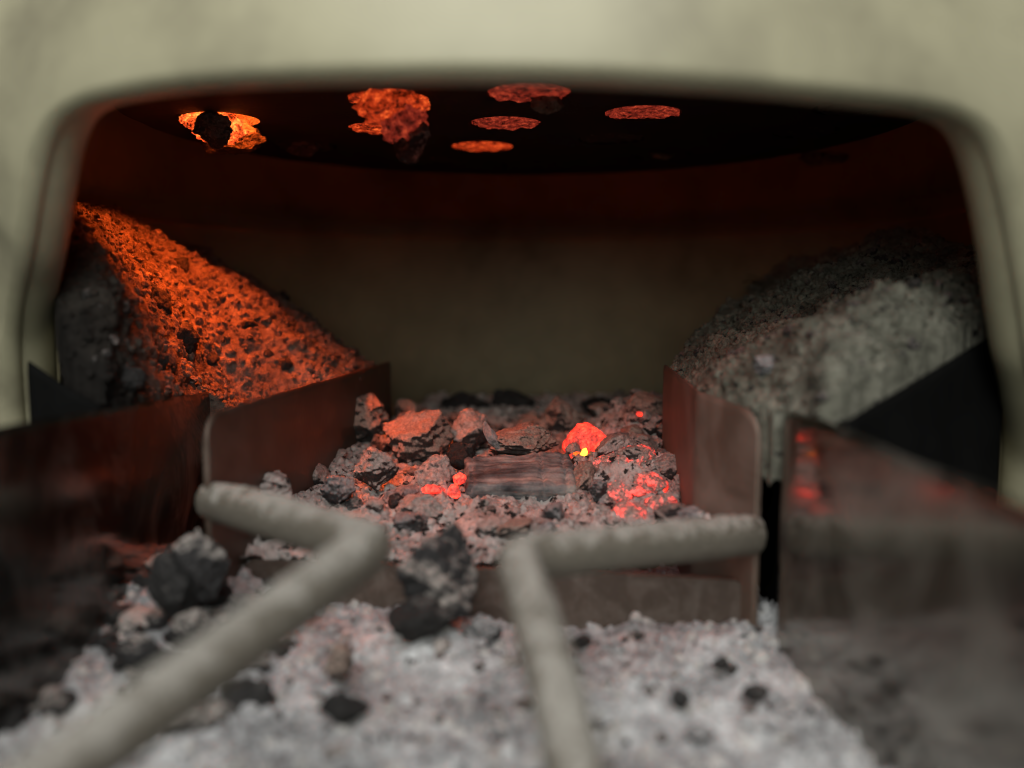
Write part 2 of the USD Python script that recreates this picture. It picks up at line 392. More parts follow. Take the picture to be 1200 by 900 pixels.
prof_soot = [(0.006, 0.138), (0.012, 0.138), (0.025, 0.138), (0.05, 0.138)]


def ring(e, R):
    q = o + nr * e; th = q[:, 0] / RM
    return np.stack([WC[0] + R * np.sin(th), WC[1] - R * np.cos(th), q[:, 1]], 1)


def loft(front, soot=False):
    if front:                                 # heavily rounded edge, then a gently receding face
        c0 = ring(0, 0.1458); ny = np.abs(nr[:, 0]); up = np.clip(nr[:, 1], 0, 1)
        E = 0.0026 + 0.0022 * ny ** 2; rings = []
        yf = c0[:, 1] - 0.0036
        for a in np.linspace(math.pi / 2, 0, 13):
            out, fw = E * (1 - math.cos(a)), math.sin(a)
            rings.append(np.stack([c0[:, 0] + nr[:, 0] * out, c0[:, 1] + (yf - c0[:, 1]) * fw, c0[:, 2] + nr[:, 1] * out], 1))
        last = rings[0]
        for e in (0.002, 0.004, 0.007, 0.011, 0.016, 0.024, 0.04, 0.08, 0.16, 0.3):
            rings.insert(0, last + e * np.stack([nr[:, 0], 0.42 * ny + 0.40 * up ** 2 * e / (e + 0.010), nr[:, 1]], 1))
    else:
        rings = [ring(e, R) for e, R in (prof_soot if soot else prof_in)]
    A = np.stack(rings, 0); n, m = A.shape[:2]
    i = np.arange(n * m).reshape(n, m)
    f = np.concatenate([np.stack([i[:-1, :-1], i[1:, :-1], i[1:, 1:]], -1).reshape(-1, 3), np.stack([i[:-1, :-1], i[1:, 1:], i[:-1, 1:]], -1).reshape(-1, 3)])
    v = A.reshape(-1, 3)
    v = v + (fbm(v * 40, 3, 4)[:, None] - 0.5) * 0.0006
    return trimesh.Trimesh(v, f[:, ::-1], process=False)


obj('outer_shell', loft(True), CERAMIC, stove)
obj('opening_lip', loft(False), CERAMIC, stove)
obj('inner_flange', loft(False, True), SOOTY, stove)


def revolve(profile, th0, th1, n=160, C=WC):
    th = np.linspace(th0, th1, n); P = np.asarray(profile)
    A = np.stack([np.stack([C[0] + r * np.sin(th), C[1] - r * np.cos(th), np.full(n, z)], 1) for r, z in P], 0)
    k, m = A.shape[:2]; i = np.arange(k * m).reshape(k, m)
    f = np.concatenate([np.stack([i[:-1, :-1], i[1:, :-1], i[1:, 1:]], -1).reshape(-1, 3), np.stack([i[:-1, :-1], i[1:, 1:], i[:-1, 1:]], -1).reshape(-1, 3)])
    return trimesh.Trimesh(A.reshape(-1, 3), f, process=False)


zg = 0.1065
wall_prof = [(0.1382, -0.04)] + [(0.1382, z) for z in np.linspace(-0.02, zg - 0.005, 12)] + [(0.1388, zg - 0.0042), (0.1412, zg - 0.0030), (0.1416, zg + 0.0018), (0.1400, zg + 0.0036), (0.1382, zg + 0.0046)] + \
    [(0.1382, z) for z in (0.115, 0.125, 0.14, 0.16, 0.19, 0.21)] + [(0.1382 * math.cos(a), 0.21 + 0.06 * math.sin(a)) for a in np.linspace(0.1, math.pi / 2, 9)]
obj('inner_wall', revolve(wall_prof, 1.0, 2 * math.pi - 1.0, 220), SOOTY, stove)
obj('lid_underside', revolve([(0.140, 0.20), (0.139, 0.215)] + [(0.139 * math.cos(a), 0.215 + 0.06 * math.sin(a)) for a in np.linspace(0.1, math.pi / 2, 9)], -1.0, 1.0, 60), SOOTY, stove)
obj('added_fire_ring', revolve([(0.1195, 0.1300), (0.1195, 0.205), (0.1200, 0.2052), (0.1245, 0.2052)], 0, 2 * math.pi, 180, GC), SOOT_SHADE, stove)  # unseen ring added so coal light falls only through the grate holes
obj('floor_plate', trimesh.creation.cylinder(0.1375, 0.006, sections=64, transform=trimesh.transformations.translation_matrix([WC[0], WC[1], -0.028])), SOOTY, stove, smooth=False)

# ================================================================== THE FIRE GRATE
ZB, ZT = 0.1285, 0.1335
hole_px = [(592, 145), (565, 172), (753, 133), (717, 163), (455, 117), (449, 151), (620, 110), (259, 140), (357, 171), (510, 189), (621, 194), (775, 182)]
hp = [PZ(px, py, ZB)[:2] for px, py in hole_px] + [np.array([-0.026, 0.2010]), np.array([0.026, 0.2010])]  # last two holes are added out of view for the light coals
cand = [np.array([x, y]) for y in np.arange(0.18, 0.39, 0.0385) for x in np.arange(-0.115 + 0.019 * (int(y * 100) % 2), 0.12, 0.0385)]
cand += [np.array([0.075, 0.262]), np.array([0.086, 0.300])]
allh = list(hp)
for c in cand:
    if np.linalg.norm(c - GC) < 0.101 and min(np.linalg.norm(c - h) for h in allh) > 0.034: allh.append(c)
r8 = np.random.default_rng(8)
rim = [(GC[0] + (GR + 0.0012 * (noise(np.array([math.cos(a) * 9, math.sin(a) * 9, 0]), 2) - 0.5)) * math.cos(a), GC[1] + GR * math.sin(a)) for a in np.linspace(0, 2 * math.pi, 240, endpoint=False)]
disc = sg.Polygon(rim)
for h in allh: disc = disc.difference(sg.Point(*h).buffer(0.0113, 24))
gm = trimesh.creation.extrude_polygon(disc, ZT - ZB, engine='earcut'); gm.apply_translation([0, 0, ZB])
grate = obj('fire_grate', gm, IRON, None, smooth=False)
tag(grate, 'round black cast iron fire grate with round holes above the embers', 'fire grate')

# coals lying on the grate, seen through its holes, plus two unseen ones added for light
hot = {0: GRATE_DULL, 1: GRATE_GLOW, 2: GRATE_DULL, 3: GRATE_DULL, 4: GRATE_GLOW, 5: GRATE_GLOW, 6: GRATE_DULL, 7: FURNACE, 12: ADDED_GLOW_BED, 13: ADDED_GLOW_RED}
for k, h in enumerate(allh):
    m = hot.get(k, COAL_BLACK)
    s = r8.uniform(0.030, 0.034)
    v = lump((s, s, 0.022 if k in (7, 12, 13) else 0.026), 300 + k, 0.4, 0.05, 0.03, 0.10 if k in (7, 12, 13) else 0.05)
    if k == 3: m = COAL_BROWN
    off = np.array([0, -0.011]) if k in (12, 13) else np.zeros(2)
    cm = placed(v, (h[0] + off[0], h[1] + off[1], ZB + (0.0215 if k in (7, 12, 13) else 0.0145)), rot(0, 0, r8.uniform(0, 6)))
    if k not in (7, 12, 13):        # pressed into its hole
        w = np.array(cm.vertices); rr_ = np.hypot(w[:, 0] - h[0], w[:, 1] - h[1]); low = w[:, 2] < ZT + 0.004
        w[:, 2] = np.where(low & (rr_ < 0.0110), ZB - 0.0010 + 0.0022 * fbm(w * np.array([330, 330, 0]), 3, k), np.where(low, np.maximum(w[:, 2], ZT + 0.0003), w[:, 2]))
        cm = trimesh.Trimesh(w, cm.faces, process=False)
    p = obj('grate_coal', cm, m)
    if k in (7, 12, 13):
        tag(p, {7: 'bright coal on the grate right behind the charcoal wedge in the far left hole', 12: 'unseen coal added over the grate front to light the ember bed, left of two',
                13: 'unseen coal added over the grate front to redden the right heap, right of two'}[k], 'coal')
    elif k in (0, 1, 2, 4, 5, 6):
        tag(p, 'glowing orange coal on the fire grate showing through a round hole', 'coal', 'glowing coals on the fire grate')
    else:
        tag(p, 'dark coal lying on the fire grate over a round hole', 'coal', 'dark coals on the fire grate')
# ================================================================== ASH DRAWER AND ITS HOUSING
drawer = thing('ash_pan', 'brown steel ash pan holding the embers, with two bent rods in front', 'ash pan', (0, 0.2, 0))
LF, LRr = np.array([-0.0672, 0.192]), np.array([-0.0480, 0.345])
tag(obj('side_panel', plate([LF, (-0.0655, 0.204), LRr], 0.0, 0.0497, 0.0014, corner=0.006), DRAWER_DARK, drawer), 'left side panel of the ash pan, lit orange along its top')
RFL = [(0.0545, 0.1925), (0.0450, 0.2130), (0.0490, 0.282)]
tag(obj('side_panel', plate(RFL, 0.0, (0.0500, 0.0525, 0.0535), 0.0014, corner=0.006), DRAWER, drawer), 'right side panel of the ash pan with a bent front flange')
# cross bar with rounded ends
w, hgt = 0.1185, 0.0145
bar2 = sg.box(-w / 2, 0, w / 2, hgt).buffer(-0.004).buffer(0.004)
bm = trimesh.creation.extrude_polygon(bar2, 0.0022, engine='earcut')
bmf = m3.Manifold(m3.Mesh(np.asarray(bm.vertices, np.float32), np.asarray(bm.faces, np.uint32))).refine_to_length(0.003)
bm = from_manifold(bmf); v = np.array(bm.vertices)
v = v[:, [0, 2, 1]]
bl, br = PY(283, 655, 0.206), PY(872, 680, 0.196)
ang = math.atan2(br[1] - bl[1], br[0] - bl[0]); tilt = -math.atan2(bl[2] - br[2], br[0] - bl[0])
v = v @ rot(0, -tilt, ang).T
v += np.array([(bl[0] + br[0]) / 2, (bl[1] + br[1]) / 2, (bl[2] + br[2]) / 2 - hgt])
tag(obj('cross_bar', trimesh.Trimesh(v, np.array(bm.faces)[:, ::-1], process=False), BAR, drawer, smooth=40), 'flat brown cross bar with rounded ends across the front')


def rod(points, radius, seed):
    P = np.asarray(points, float)
    seg = np.r_[0, np.cumsum(np.linalg.norm(np.diff(P, axis=0), axis=1))]
    s = np.linspace(0, seg[-1], 420)
    c = np.stack([np.interp(s, seg, P[:, k]) for k in range(3)], 1)
    for _ in range(34): c[1:-1] = (c[:-2] + 2 * c[1:-1] + c[2:]) / 4
    t = np.gradient(c, axis=0); t /= np.linalg.norm(t, axis=1, keepdims=True)
    a = np.cross(t, [0, 0, 1.0]); a /= np.linalg.norm(a, axis=1, keepdims=True); b = np.cross(a, t)
    ph = np.linspace(0, 2 * math.pi, 40, endpoint=False)
    dirs = np.cos(ph)[None, :, None] * a[:, None] + np.sin(ph)[None, :, None] * b[:, None]
    v = c[:, None] + dirs * radius
    up = np.clip(dirs[..., 2], 0, 1)
    cov = np.clip(1.35 - s / seg[1], 0.04, 1)[:, None]      # most ash on the inner leg
    v = v + dirs * ((fbm(v * 750, 4, seed) * up * 0.0017 * cov + fbm(v * 220, 3, seed + 1) * 0.0002)[..., None])
    n, m = v.shape[:2]; i = np.arange(n * m).reshape(n, m); j = np.roll(i, -1, 1)
    f = np.concatenate([np.stack([i[:-1], i[1:], j[1:]], -1).reshape(-1, 3), np.stack([i[:-1], j[1:], j[:-1]], -1).reshape(-1, 3)])
    caps = [[i[0, 0], i[0, k], i[0, k + 1]] for k in range(1, m - 1)] + [[i[-1, 0], i[-1, k + 1], i[-1, k]] for k in range(1, m - 1)]
    t = trimesh.Trimesh(v.reshape(-1, 3), np.vstack([f, caps]), process=False); t.fix_normals()
    return t


rl = rod([PY(250, 589, 0.196), PY(436, 640, 0.142), PY(72, 905, 0.090), PY(-140, 1050, 0.074)], 0.0039, 31)
rr = rod([PY(880, 629, 0.191), PY(607, 655, 0.150), PY(650, 800, 0.120), PY(680, 930, 0.104), PY(715, 1120, 0.085)], 0.0039, 41)
tag(obj('handle_rod', rl, ROD, drawer), 'left bent rod, running from the left panel and back to the lower left corner')
tag(obj('handle_rod', rr, ROD, drawer), 'right bent rod, running from the right panel and down to the bottom edge')

housing = thing('pan_housing', 'dark sheet steel housing of two upright plates framing the ash pan', 'housing', (0, 0.17, 0))
NL = [(-0.0915, 0.305), (-0.0905, 0.25), (-0.0895, 0.20), (-0.0885, 0.155), (-0.086, 0.10)]
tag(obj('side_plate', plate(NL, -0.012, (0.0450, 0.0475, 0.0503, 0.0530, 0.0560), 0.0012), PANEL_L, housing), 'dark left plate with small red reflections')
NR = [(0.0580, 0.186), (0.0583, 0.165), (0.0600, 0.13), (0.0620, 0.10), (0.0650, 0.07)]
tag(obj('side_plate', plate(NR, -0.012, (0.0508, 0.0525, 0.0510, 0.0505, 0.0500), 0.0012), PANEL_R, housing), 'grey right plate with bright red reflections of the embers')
obj('shade_plate', plate([(-0.0925, 0.30), (-0.0925, 0.196), (-0.1005, 0.1985), (-0.1098, 0.2010)], -0.012, (0.04, 0.0515, 0.0550, 0.0605), 0.0012), SOOT_SHADE, housing)  # black plate added to stand in for the shaded left pocket
obj('shade_plate', plate([(0.0640, 0.28), (0.0640, 0.168), (0.118, 0.213)], -0.012, (0.048, 0.0515, 0.0675), 0.0012), SOOT_SHADE, housing)  # likewise added as the shade of the right pocket

# ================================================================== ASH HEAPS AT THE SIDES


def ridge_fn(pxs, flat):
    th, z = [], []
    for px, py in pxs:
        q = wall_hit(px, py); th.append(math.atan2(q[0] - WC[0], q[1] - WC[1])); z.append(q[2])
    k = np.argsort(th); th, z = np.array(th)[k], np.array(z)[k]
    return lambda t: np.interp(t, th, z)


zl = ridge_fn([(60, 228), (80, 235), (130, 247), (165, 275), (190, 293), (228, 291), (270, 318), (330, 350), (380, 392), (455, 428), (520, 445)], 0)
zr = ridge_fn([(770, 445), (785, 435), (815, 400), (850, 368), (890, 330), (930, 302), (1000, 290), (1030, 290), (1060, 278), (1080, 274), (1110, 282), (1150, 300), (1172, 322)], 0)


def smin(a, b, k=260.0):
    m = np.minimum(a, b)
    return m - np.log(np.exp(-k * (a - m)) + np.exp(-k * (b - m))) / k


def left_h(X, Y):
    r = np.hypot(X - WC[0], Y - WC[1]); th = np.arctan2(X - WC[0], Y - WC[1])
    k = np.clip((Y - 0.278) / 0.030, 0, 1); k = k * k * (3 - 2 * k)
    xp = -0.0915 + k * (0.0915 - 0.0672 + 0.1255 * (Y - 0.192))
    dp, dw = np.clip(xp - X, 0, 1), np.clip(WR - r, 0, 1)
    s = dp / (dp + dw + 1e-6)
    z0 = 0.0475 - np.clip(Y - 0.330, 0, 1) * 0.5 + 0.0055 * np.clip((0.27 - Y) / 0.07, 0, 1) - 0.001 * k
    z = z0 + (zl(th) - z0) * s ** 0.95 + 0.006 * np.sin(np.pi * s) * (1 - k * .3)
    z = z - np.clip(X - xp, 0, 1) * 1.1
    out = np.clip(-0.0925 - X, 0, 1)
    return smin(z, 0.0530 + out * 0.30 + np.clip(Y - (0.1985 + out * 0.25), -0.01, 1) * 1.6)


def left_keep(X, Y):
    r = np.hypot(X - WC[0], Y - WC[1])
    front = 0.2005 + np.clip(-0.0925 - X, 0, 1) * 0.25
    return (r < 0.1384) & (Y > front) & (X < np.where(Y < 0.28, -0.0905 + np.clip((Y - 0.262) / 0.018, 0, 1) * 0.033, -0.0672 + 0.1255 * (Y - 0.192) - 0.0004 - np.clip(Y - 0.343, 0, 1) * 1.3))


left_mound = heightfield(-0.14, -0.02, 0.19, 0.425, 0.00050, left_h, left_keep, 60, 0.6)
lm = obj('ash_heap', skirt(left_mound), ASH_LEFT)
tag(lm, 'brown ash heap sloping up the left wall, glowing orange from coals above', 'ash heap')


def right_h(X, Y):
    r = np.hypot(X - WC[0], Y - WC[1]); th = np.arctan2(X - WC[0], Y - WC[1])
    xp = 0.0475 + 0.013 * np.clip((0.215 - Y) / 0.03, 0, 1)
    dp, dw = np.clip(X - xp, 0, 1), np.clip(WR - r, 0, 1)
    s = dp / (dp + dw + 1e-6)
    z = 0.0510 + (zr(th) - 0.0510) * s ** 1.0 + 0.007 * np.sin(np.pi * s) * np.clip((0.36 - Y) / 0.05, 0, 1)
    out = np.clip(X - 0.064, 0, 1)
    return smin(z, 0.0535 + out * 0.31 + np.clip(Y - (0.1700 + out * 0.833), -0.01, 1) * 1.05)


def right_keep(X, Y):
    r = np.hypot(X - WC[0], Y - WC[1])
    front = 0.1722 + np.clip(X - 0.064, 0, 1) * 0.833
    xin = np.where(Y < 0.214, 0.0558 - np.clip((Y - 0.192) / 0.022, 0, 1) * 0.0102 + np.where(Y < 0.189, 0.0035, 0), 0.0456 + (Y - 0.213) * 0.058 + np.clip(Y - 0.281, 0, 1) * 0.55)
    return (r < 0.1405) & (Y > front) & (X > xin)


right_mound = heightfield(0.03, 0.145, 0.165, 0.43, 0.00050, right_h, right_keep, 80, 0.85)
rm = obj('ash_heap', skirt(right_mound), ASH_RIGHT)
tag(rm, 'grey ash heap sloping up the right wall in daylight', 'ash heap')

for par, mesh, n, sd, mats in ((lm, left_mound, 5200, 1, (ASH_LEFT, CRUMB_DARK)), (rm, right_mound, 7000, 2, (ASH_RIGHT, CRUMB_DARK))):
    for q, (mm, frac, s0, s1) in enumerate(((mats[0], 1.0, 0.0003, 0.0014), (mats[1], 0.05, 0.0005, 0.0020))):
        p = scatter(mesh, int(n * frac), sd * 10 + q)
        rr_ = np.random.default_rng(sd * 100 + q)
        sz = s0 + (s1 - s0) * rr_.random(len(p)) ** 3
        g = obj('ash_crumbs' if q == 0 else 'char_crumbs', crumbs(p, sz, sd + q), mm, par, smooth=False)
        tag(g, kind='stuff')

# ================================================================== EMBER BED AND FRONT ASH


def bed_h(X, Y):
    z = np.interp(Y, [0.19, 0.205, 0.222, 0.25, 0.30, 0.36, 0.44], [0.008, 0.0115, 0.0165, 0.0195, 0.0235, 0.027, 0.026])
    heap = 0.010 * np.exp(-(((X - 0.036) / 0.017) ** 2 + ((Y - 0.255) / 0.022) ** 2))
    heap += 0.013 * np.exp(-(((X - 0.045) / 0.014) ** 2 + ((Y - 0.315) / 0.03) ** 2))
    heap += 0.009 * np.exp(-(((X - 0.048) / 0.012) ** 2 + ((Y - 0.205) / 0.012) ** 2))
    return z + heap


bed = heightfield(-0.067, 0.054, 0.206, 0.425, 0.00045, bed_h, lambda X, Y: (X > -0.0668 + 0.1255 * (Y - 0.192)) & (X < np.where(Y < 0.213, 0.0475, 0.0440 + (Y - 0.213) * 0.055) + np.where(Y > 0.283, 0.05, 0)) & (np.hypot(X - WC[0], Y - WC[1]) < 0.141), 100, 0.85)
eb = tag(obj('ember_bed', bed, ASH_BED), 'bed of pinkish ash between the pan panels carrying the embers', 'ash', kind='stuff')


def front_h(X, Y):
    z = np.interp(Y, [0.03, 0.10, 0.16, 0.22], [-0.003, -0.001, -0.001, 0.0005])
    z = z + 0.013 * np.exp(-(((X + 0.075) / 0.022) ** 2 + ((Y - 0.212) / 0.03) ** 2))
    z = z + 0.004 * np.exp(-(((X + 0.015) / 0.018) ** 2 + ((Y - 0.175) / 0.016) ** 2))
    return z


front = heightfield(-0.094, 0.066, 0.05, 0.24, 0.00042, front_h, None, 140, 0.5)
fa = tag(obj('front_ash', front, ASH_FRONT), 'layer of pale grey ash on the floor in front of the cross bar', 'ash', kind='stuff')
for par, mesh, n, sd, mats in ((eb, bed, 2000, 5, (CRUMB_PALE, CRUMB_DARK, ASH_BED)), (fa, front, 5200, 6, (CRUMB_PALE, CRUMB_DARK, ASH_FRONT))):
    for q, (mm, frac, s0, s1) in enumerate(((mats[0], 0.4, 0.0003, 0.0016), (mats[1], 0.10, 0.0003, 0.0016), (mats[2], 1.0, 0.0003, 0.0016))):
        p = scatter(mesh, int(n * frac), sd * 10 + q)
        rr_ = np.random.default_rng(sd * 100 + q)
        sz = s0 + (s1 - s0) * rr_.random(len(p)) ** 2.5
        tag(obj(('pale_crumbs', 'char_crumbs', 'ash_crumbs')[q], crumbs(p, sz, sd + q), mm, par, smooth=False), kind='stuff')

# ================================================================== CHARCOAL AND EMBERS, ONE BY ONE
# (px, py of the centre, width and height in photo pixels, distance, material, angular, label)
LUMPS = [
    ('charcoal_lump', 425, 494, 70, 64, 0.305, COAL_BROWN, 0.3, 'dark crumbly coal lump beside the left pan panel, furthest left of the rear row'),
    ('charcoal_lump', 490, 512, 86, 62, 0.286, COAL_BROWN, 0.4, 'broad coal lump with ashy orange top and black underside, second in the rear row'),
    ('charcoal_lump', 550, 508, 52, 56, 0.290, COAL_ASHY, 0.4, 'ash grey coal lump right behind the pale flat chip'),
    ('charcoal_lump', 613, 520, 86, 46, 0.272, COAL_BROWN, 0.3, 'orange crumbly coal lump with black core behind the squared charcoal block'),
    ('charcoal_lump', 440, 548, 56, 50, 0.252, COAL_ASHY, 0.7, 'grey coal lump with dark broken faces below the rear left lumps'),
    ('charcoal_lump', 396, 574, 44, 36, 0.238, COAL_GREY, 0.7, 'small dark grey coal lump nearest the left pan panel and above the left rod'),
    ('charcoal_lump', 512, 560, 52, 54, 0.252, COAL_ASHY, 0.6, 'pinkish ash-coated coal lump with a glowing underside, left of the squared block'),
    ('charcoal_lump', 497, 598, 72, 38, 0.232, COAL_ASHY, 0.5, 'flat ash-dusted coal lump just above the bend of the left rod'),
    ('charcoal_lump', 659, 492, 52, 54, 0.325, COAL_BROWN, 0.4, 'dark red-lit conical coal lump standing at the back behind the glowing ember'),
    ('charcoal_lump', 478, 486, 34, 36, 0.340, COAL_BROWN, 0.4, 'small dim coal lump at the very back behind the broad lump'),
    ('charcoal_lump', 625, 497, 36, 30, 0.335, COAL_BROWN, 0.4, 'small dim coal lump at the back left of the conical lump'),
    ('charcoal_lump', 545, 478, 60, 40, 0.372, COAL_BLACK, 0.6, 'black coal lump at the back wall, left of centre'),
    ('charcoal_lump', 600, 474, 56, 36, 0.380, COAL_BLACK, 0.6, 'black coal lump at the back wall, at the centre'),
    ('charcoal_lump', 705, 482, 50, 34, 0.370, COAL_BLACK, 0.6, 'black coal lump at the back wall, right of centre'),
    ('charcoal_lump', 755, 492, 66, 66, 0.305, COAL_BROWN, 0.3, 'reddish crumbling coal lump leaning against the right pan panel'),
    ('charcoal_lump', 778, 604, 23, 19, 0.226, COAL_BLACK, 0.7, 'small jet black coal nugget behind the right rod'),
    ('charcoal_lump', 700, 574, 24, 26, 0.236, COAL_GREY, 0.6, 'small dark coal nugget at the right end of the squared block'),
    ('charcoal_lump', 540, 535, 36, 34, 0.262, COAL_BLACK, 0.6, 'black coal piece wedged above the small round ember'),
    ('charcoal_lump', 684, 562, 34, 44, 0.246, COAL_BROWN, 0.4, 'rust brown crumbly coal at the right end of the squared block'),
    ('charcoal_lump', 514, 674, 96, 118, 0.186, COAL, 0.9, 'large dark grey coal lump leaning on the cross bar between the two rods'),
    ('charcoal_lump', 494, 724, 84, 56, 0.178, COAL_BLACK, 0.9, 'black coal lump lying on the ash at the foot of the large leaning lump'),
    ('charcoal_lump', 238, 662, 72, 86, 0.182, COAL, 0.95, 'dark coal lump under the inner end of the left rod'),
    ('charcoal_lump', 208, 682, 70, 80, 0.182, COAL_BLACK, 0.6, 'black coal lump against the dark left plate'),
    ('charcoal_lump', 292, 718, 60, 46, 0.178, COAL, 0.7, 'dark coal lump half hidden behind the left rod, nearest its middle'),
    ('charcoal_lump', 162, 765, 50, 42, 0.166, COAL, 0.5, 'dark lump with pinkish ash patches at the foot of the dark left plate'),
    ('charcoal_lump', 225, 738, 50, 50, 0.170, COAL, 0.5, 'dark lump with pale ash patches between the left plate and the left rod'),
    ('charcoal_lump', 402, 832, 62, 46, 0.150, COAL_BLACK, 0.95, 'blurred dark brown coal lump on the front ash between the rods'),
    ('charcoal_lump', 398, 775, 34, 52, 0.164, COAL_BROWN, 0.5, 'small brown coal lump behind the blurred dark lump on the front ash'),
    ('charcoal_lump', 566, 742, 50, 44, 0.184, COAL_GREY, 0.5, 'small grey coal lump on the ash beside the right rod'),
    ('charcoal_lump', 797, 818, 26, 26, 0.156, COAL_BLACK, 0.5, 'small black coal lump on the front ash right of the right rod'),
    ('charcoal_lump', 885, 812, 36, 20, 0.158, COAL_BLACK, 0.5, 'flat black coal flake on the front ash near the right plate'),
    ('charcoal_lump', 820, 860, 42, 22, 0.146, COAL_GREY, 0.5, 'grey coal lump near the bottom edge right of the right rod'),
    ('charcoal_lump', 845, 778, 22, 18, 0.170, COAL_BLACK, 0.5, 'tiny black coal bit on the ash below the cross bar'),
    ('charcoal_lump', 682, 752, 26, 16, 0.178, COAL_BLACK, 0.5, 'tiny black coal bit on the ash under the cross bar next to the right rod'),
    ('charcoal_lump', 310, 572, 74, 46, 0.225, ASH_BED, 0.3, 'rounded red-lit ash lump behind the left rod beside the pan panel'),
    ('charcoal_lump', 520, 640, 60, 36, 0.210, COAL_ASHY, 0.4, 'pale pink ash lump just above the cross bar between the rods'),
    ('charcoal_lump', 580, 622, 50, 34, 0.218, COAL_ASHY, 0.4, 'pale ash lump just behind the bend of the right rod'),
    # dark pieces in the left heap
    ('charcoal_lump', 181, 352, 36, 44, 0.270, COAL_BLACK, 0.8, 'black coal piece stuck high in the orange-lit left ash heap'),
    ('charcoal_lump', 207, 366, 22, 18, 0.268, COAL_BLACK, 0.8, 'small black coal piece right of the highest one in the left ash heap'),
    ('charcoal_lump', 213, 393, 46, 42, 0.256, COAL_BLACK, 0.8, 'largest black coal piece in the left ash heap, at its middle'),
    ('charcoal_lump', 247, 419, 22, 18, 0.262, COAL_BLACK, 0.8, 'black coal piece below the largest one in the left ash heap'),
    ('charcoal_lump', 334, 424, 20, 18, 0.310, COAL_BLACK, 0.8, 'small black coal piece low in the left ash heap near the pan panel'),
    ('charcoal_lump', 314, 413, 14, 12, 0.315, COAL_BLACK, 0.8, 'tiny black coal bit low in the left ash heap'),
    ('charcoal_lump', 332, 346, 15, 15, 0.355, COAL_BLACK, 0.8, 'black coal bit on the back ridge of the left ash heap'),
    ('charcoal_lump', 212, 310, 20, 26, 0.310, COAL_BLACK, 0.8, 'black coal bit in the notch of the left ash ridge'),
    ('charcoal_lump', 290, 380, 26, 16, 0.320, COAL_BLACK, 0.8, 'flat black coal bit in the middle right of the left ash heap'),
    ('charcoal_lump', 150, 440, 40, 34, 0.226, COAL_BLACK, 0.7, 'blurred dark coal piece at the foot of the left ash heap'),
    ('charcoal_lump', 185, 420, 26, 26, 0.238, COAL_BLACK, 0.7, 'blurred dark coal piece low in the left ash heap below the largest one'),
    # right heap
    ('charcoal_lump', 908, 430, 50, 36, 0.225, COAL_GREY, 0.6, 'dark grey coal piece low in the right ash heap'),
    ('charcoal_lump', 845, 404, 9, 11, 0.29, COAL_BLACK, 0.7, 'tiny black coal bit on the red-lit edge of the right ash heap'),
    ('charcoal_lump', 1080, 287, 24, 26, 0.27, ASH_RIGHT, 0.3, 'pale ash clod on the crest of the right ash heap'),
    ('charcoal_lump', 1019, 288, 20, 16, 0.30, ASH_RIGHT, 0.3, 'small pale ash clod left of the crest of the right ash heap'),
    ('charcoal_lump', 1055, 415, 22, 20, 0.21, ASH_RIGHT, 0.3, 'pale ash clod at the front of the right ash heap'),
]


def surface_drop(px, py, h, keep=None):
    """the point of a heap that the pixel's ray meets"""
    d = ray(px, py); y = np.linspace(0.14, 0.43, 1500)
    p = np.array([0, 0, EYE]) + d[None] * (y / d[1])[:, None]
    z = h(p[:, 0], p[:, 1]); ok = p[:, 2] < z
    if keep is not None: ok &= keep(p[:, 0], p[:, 1])
    k = np.nonzero(ok)[0]
    return p[k[0]] if len(k) else None


rl_ = np.random.default_rng(77)
for k, (name, px, py, wpx, hpx, dist, m, angular, label) in enumerate(LUMPS):
    heap = None
    if 'left ash' in label: heap = (left_h, left_keep)
    elif 'right ash' in label: heap = (right_h, right_keep)
    c = PY(px, py, dist)
    if heap:
        q = surface_drop(px, py, *heap)
        if q is not None: c = q; dist = q[1]
    sx, sz = wpx / FPX * dist, hpx / FPX * dist
    big = max(wpx, hpx)
    v = lump((sx, max(sx, sz) * rl_.uniform(0.7, 0.95), sz * 1.05), 1000 + k * 3, angular, 0.085 if big > 30 else 0.05, 0.055, 0.045 if big > 44 else (0.075 if big > 24 else 0.13))
    if heap: c = c - np.array([0, 0, sz * 0.12])
    is_clod = m in (ASH_RIGHT, ASH_BED)
    p = obj('ash_clod' if is_clod else name, placed(v, c), m)
    tag(p, label, 'ash' if is_clod else 'charcoal')

MOUND = [(712, 545, 44, 40, 'upper left'), (745, 537, 48, 40, 'top'), (783, 548, 52, 46, 'upper right'), (806, 575, 44, 50, 'rightmost'), (762, 566, 44, 34, 'middle'), (722, 576, 40, 34, 'left'),
         (775, 588, 40, 28, 'lower right'), (738, 600, 46, 30, 'lowest'), (705, 600, 34, 26, 'lower left'), (800, 530, 36, 30, 'rear right')]
for k, (px, py, wpx, hpx, where) in enumerate(MOUND):
    q = surface_drop(px, py, bed_h); q = q if q is not None else PY(px, py, 0.24); d = q[1]
    sx, sz = wpx / FPX * d, hpx / FPX * d
    v = lump((sx, sx * 0.8, sz), 2500 + k, 0.3, 0.09, 0.06, 0.045)
    m = EMBER_DULL if k in (0, 1, 4, 5, 6, 7) else COAL_ASHY
    tag(obj('ashy_ember' if m is EMBER_DULL else 'ashy_coal', placed(v, q - np.array([0, 0, sz * 0.1])), m), ('ash-coated ember with red glowing cracks, ' if m is EMBER_DULL else 'crumbly grey ash-coated coal, ') + where + ' of the mound beside the squared block', 'ember' if m is EMBER_DULL else 'coal')

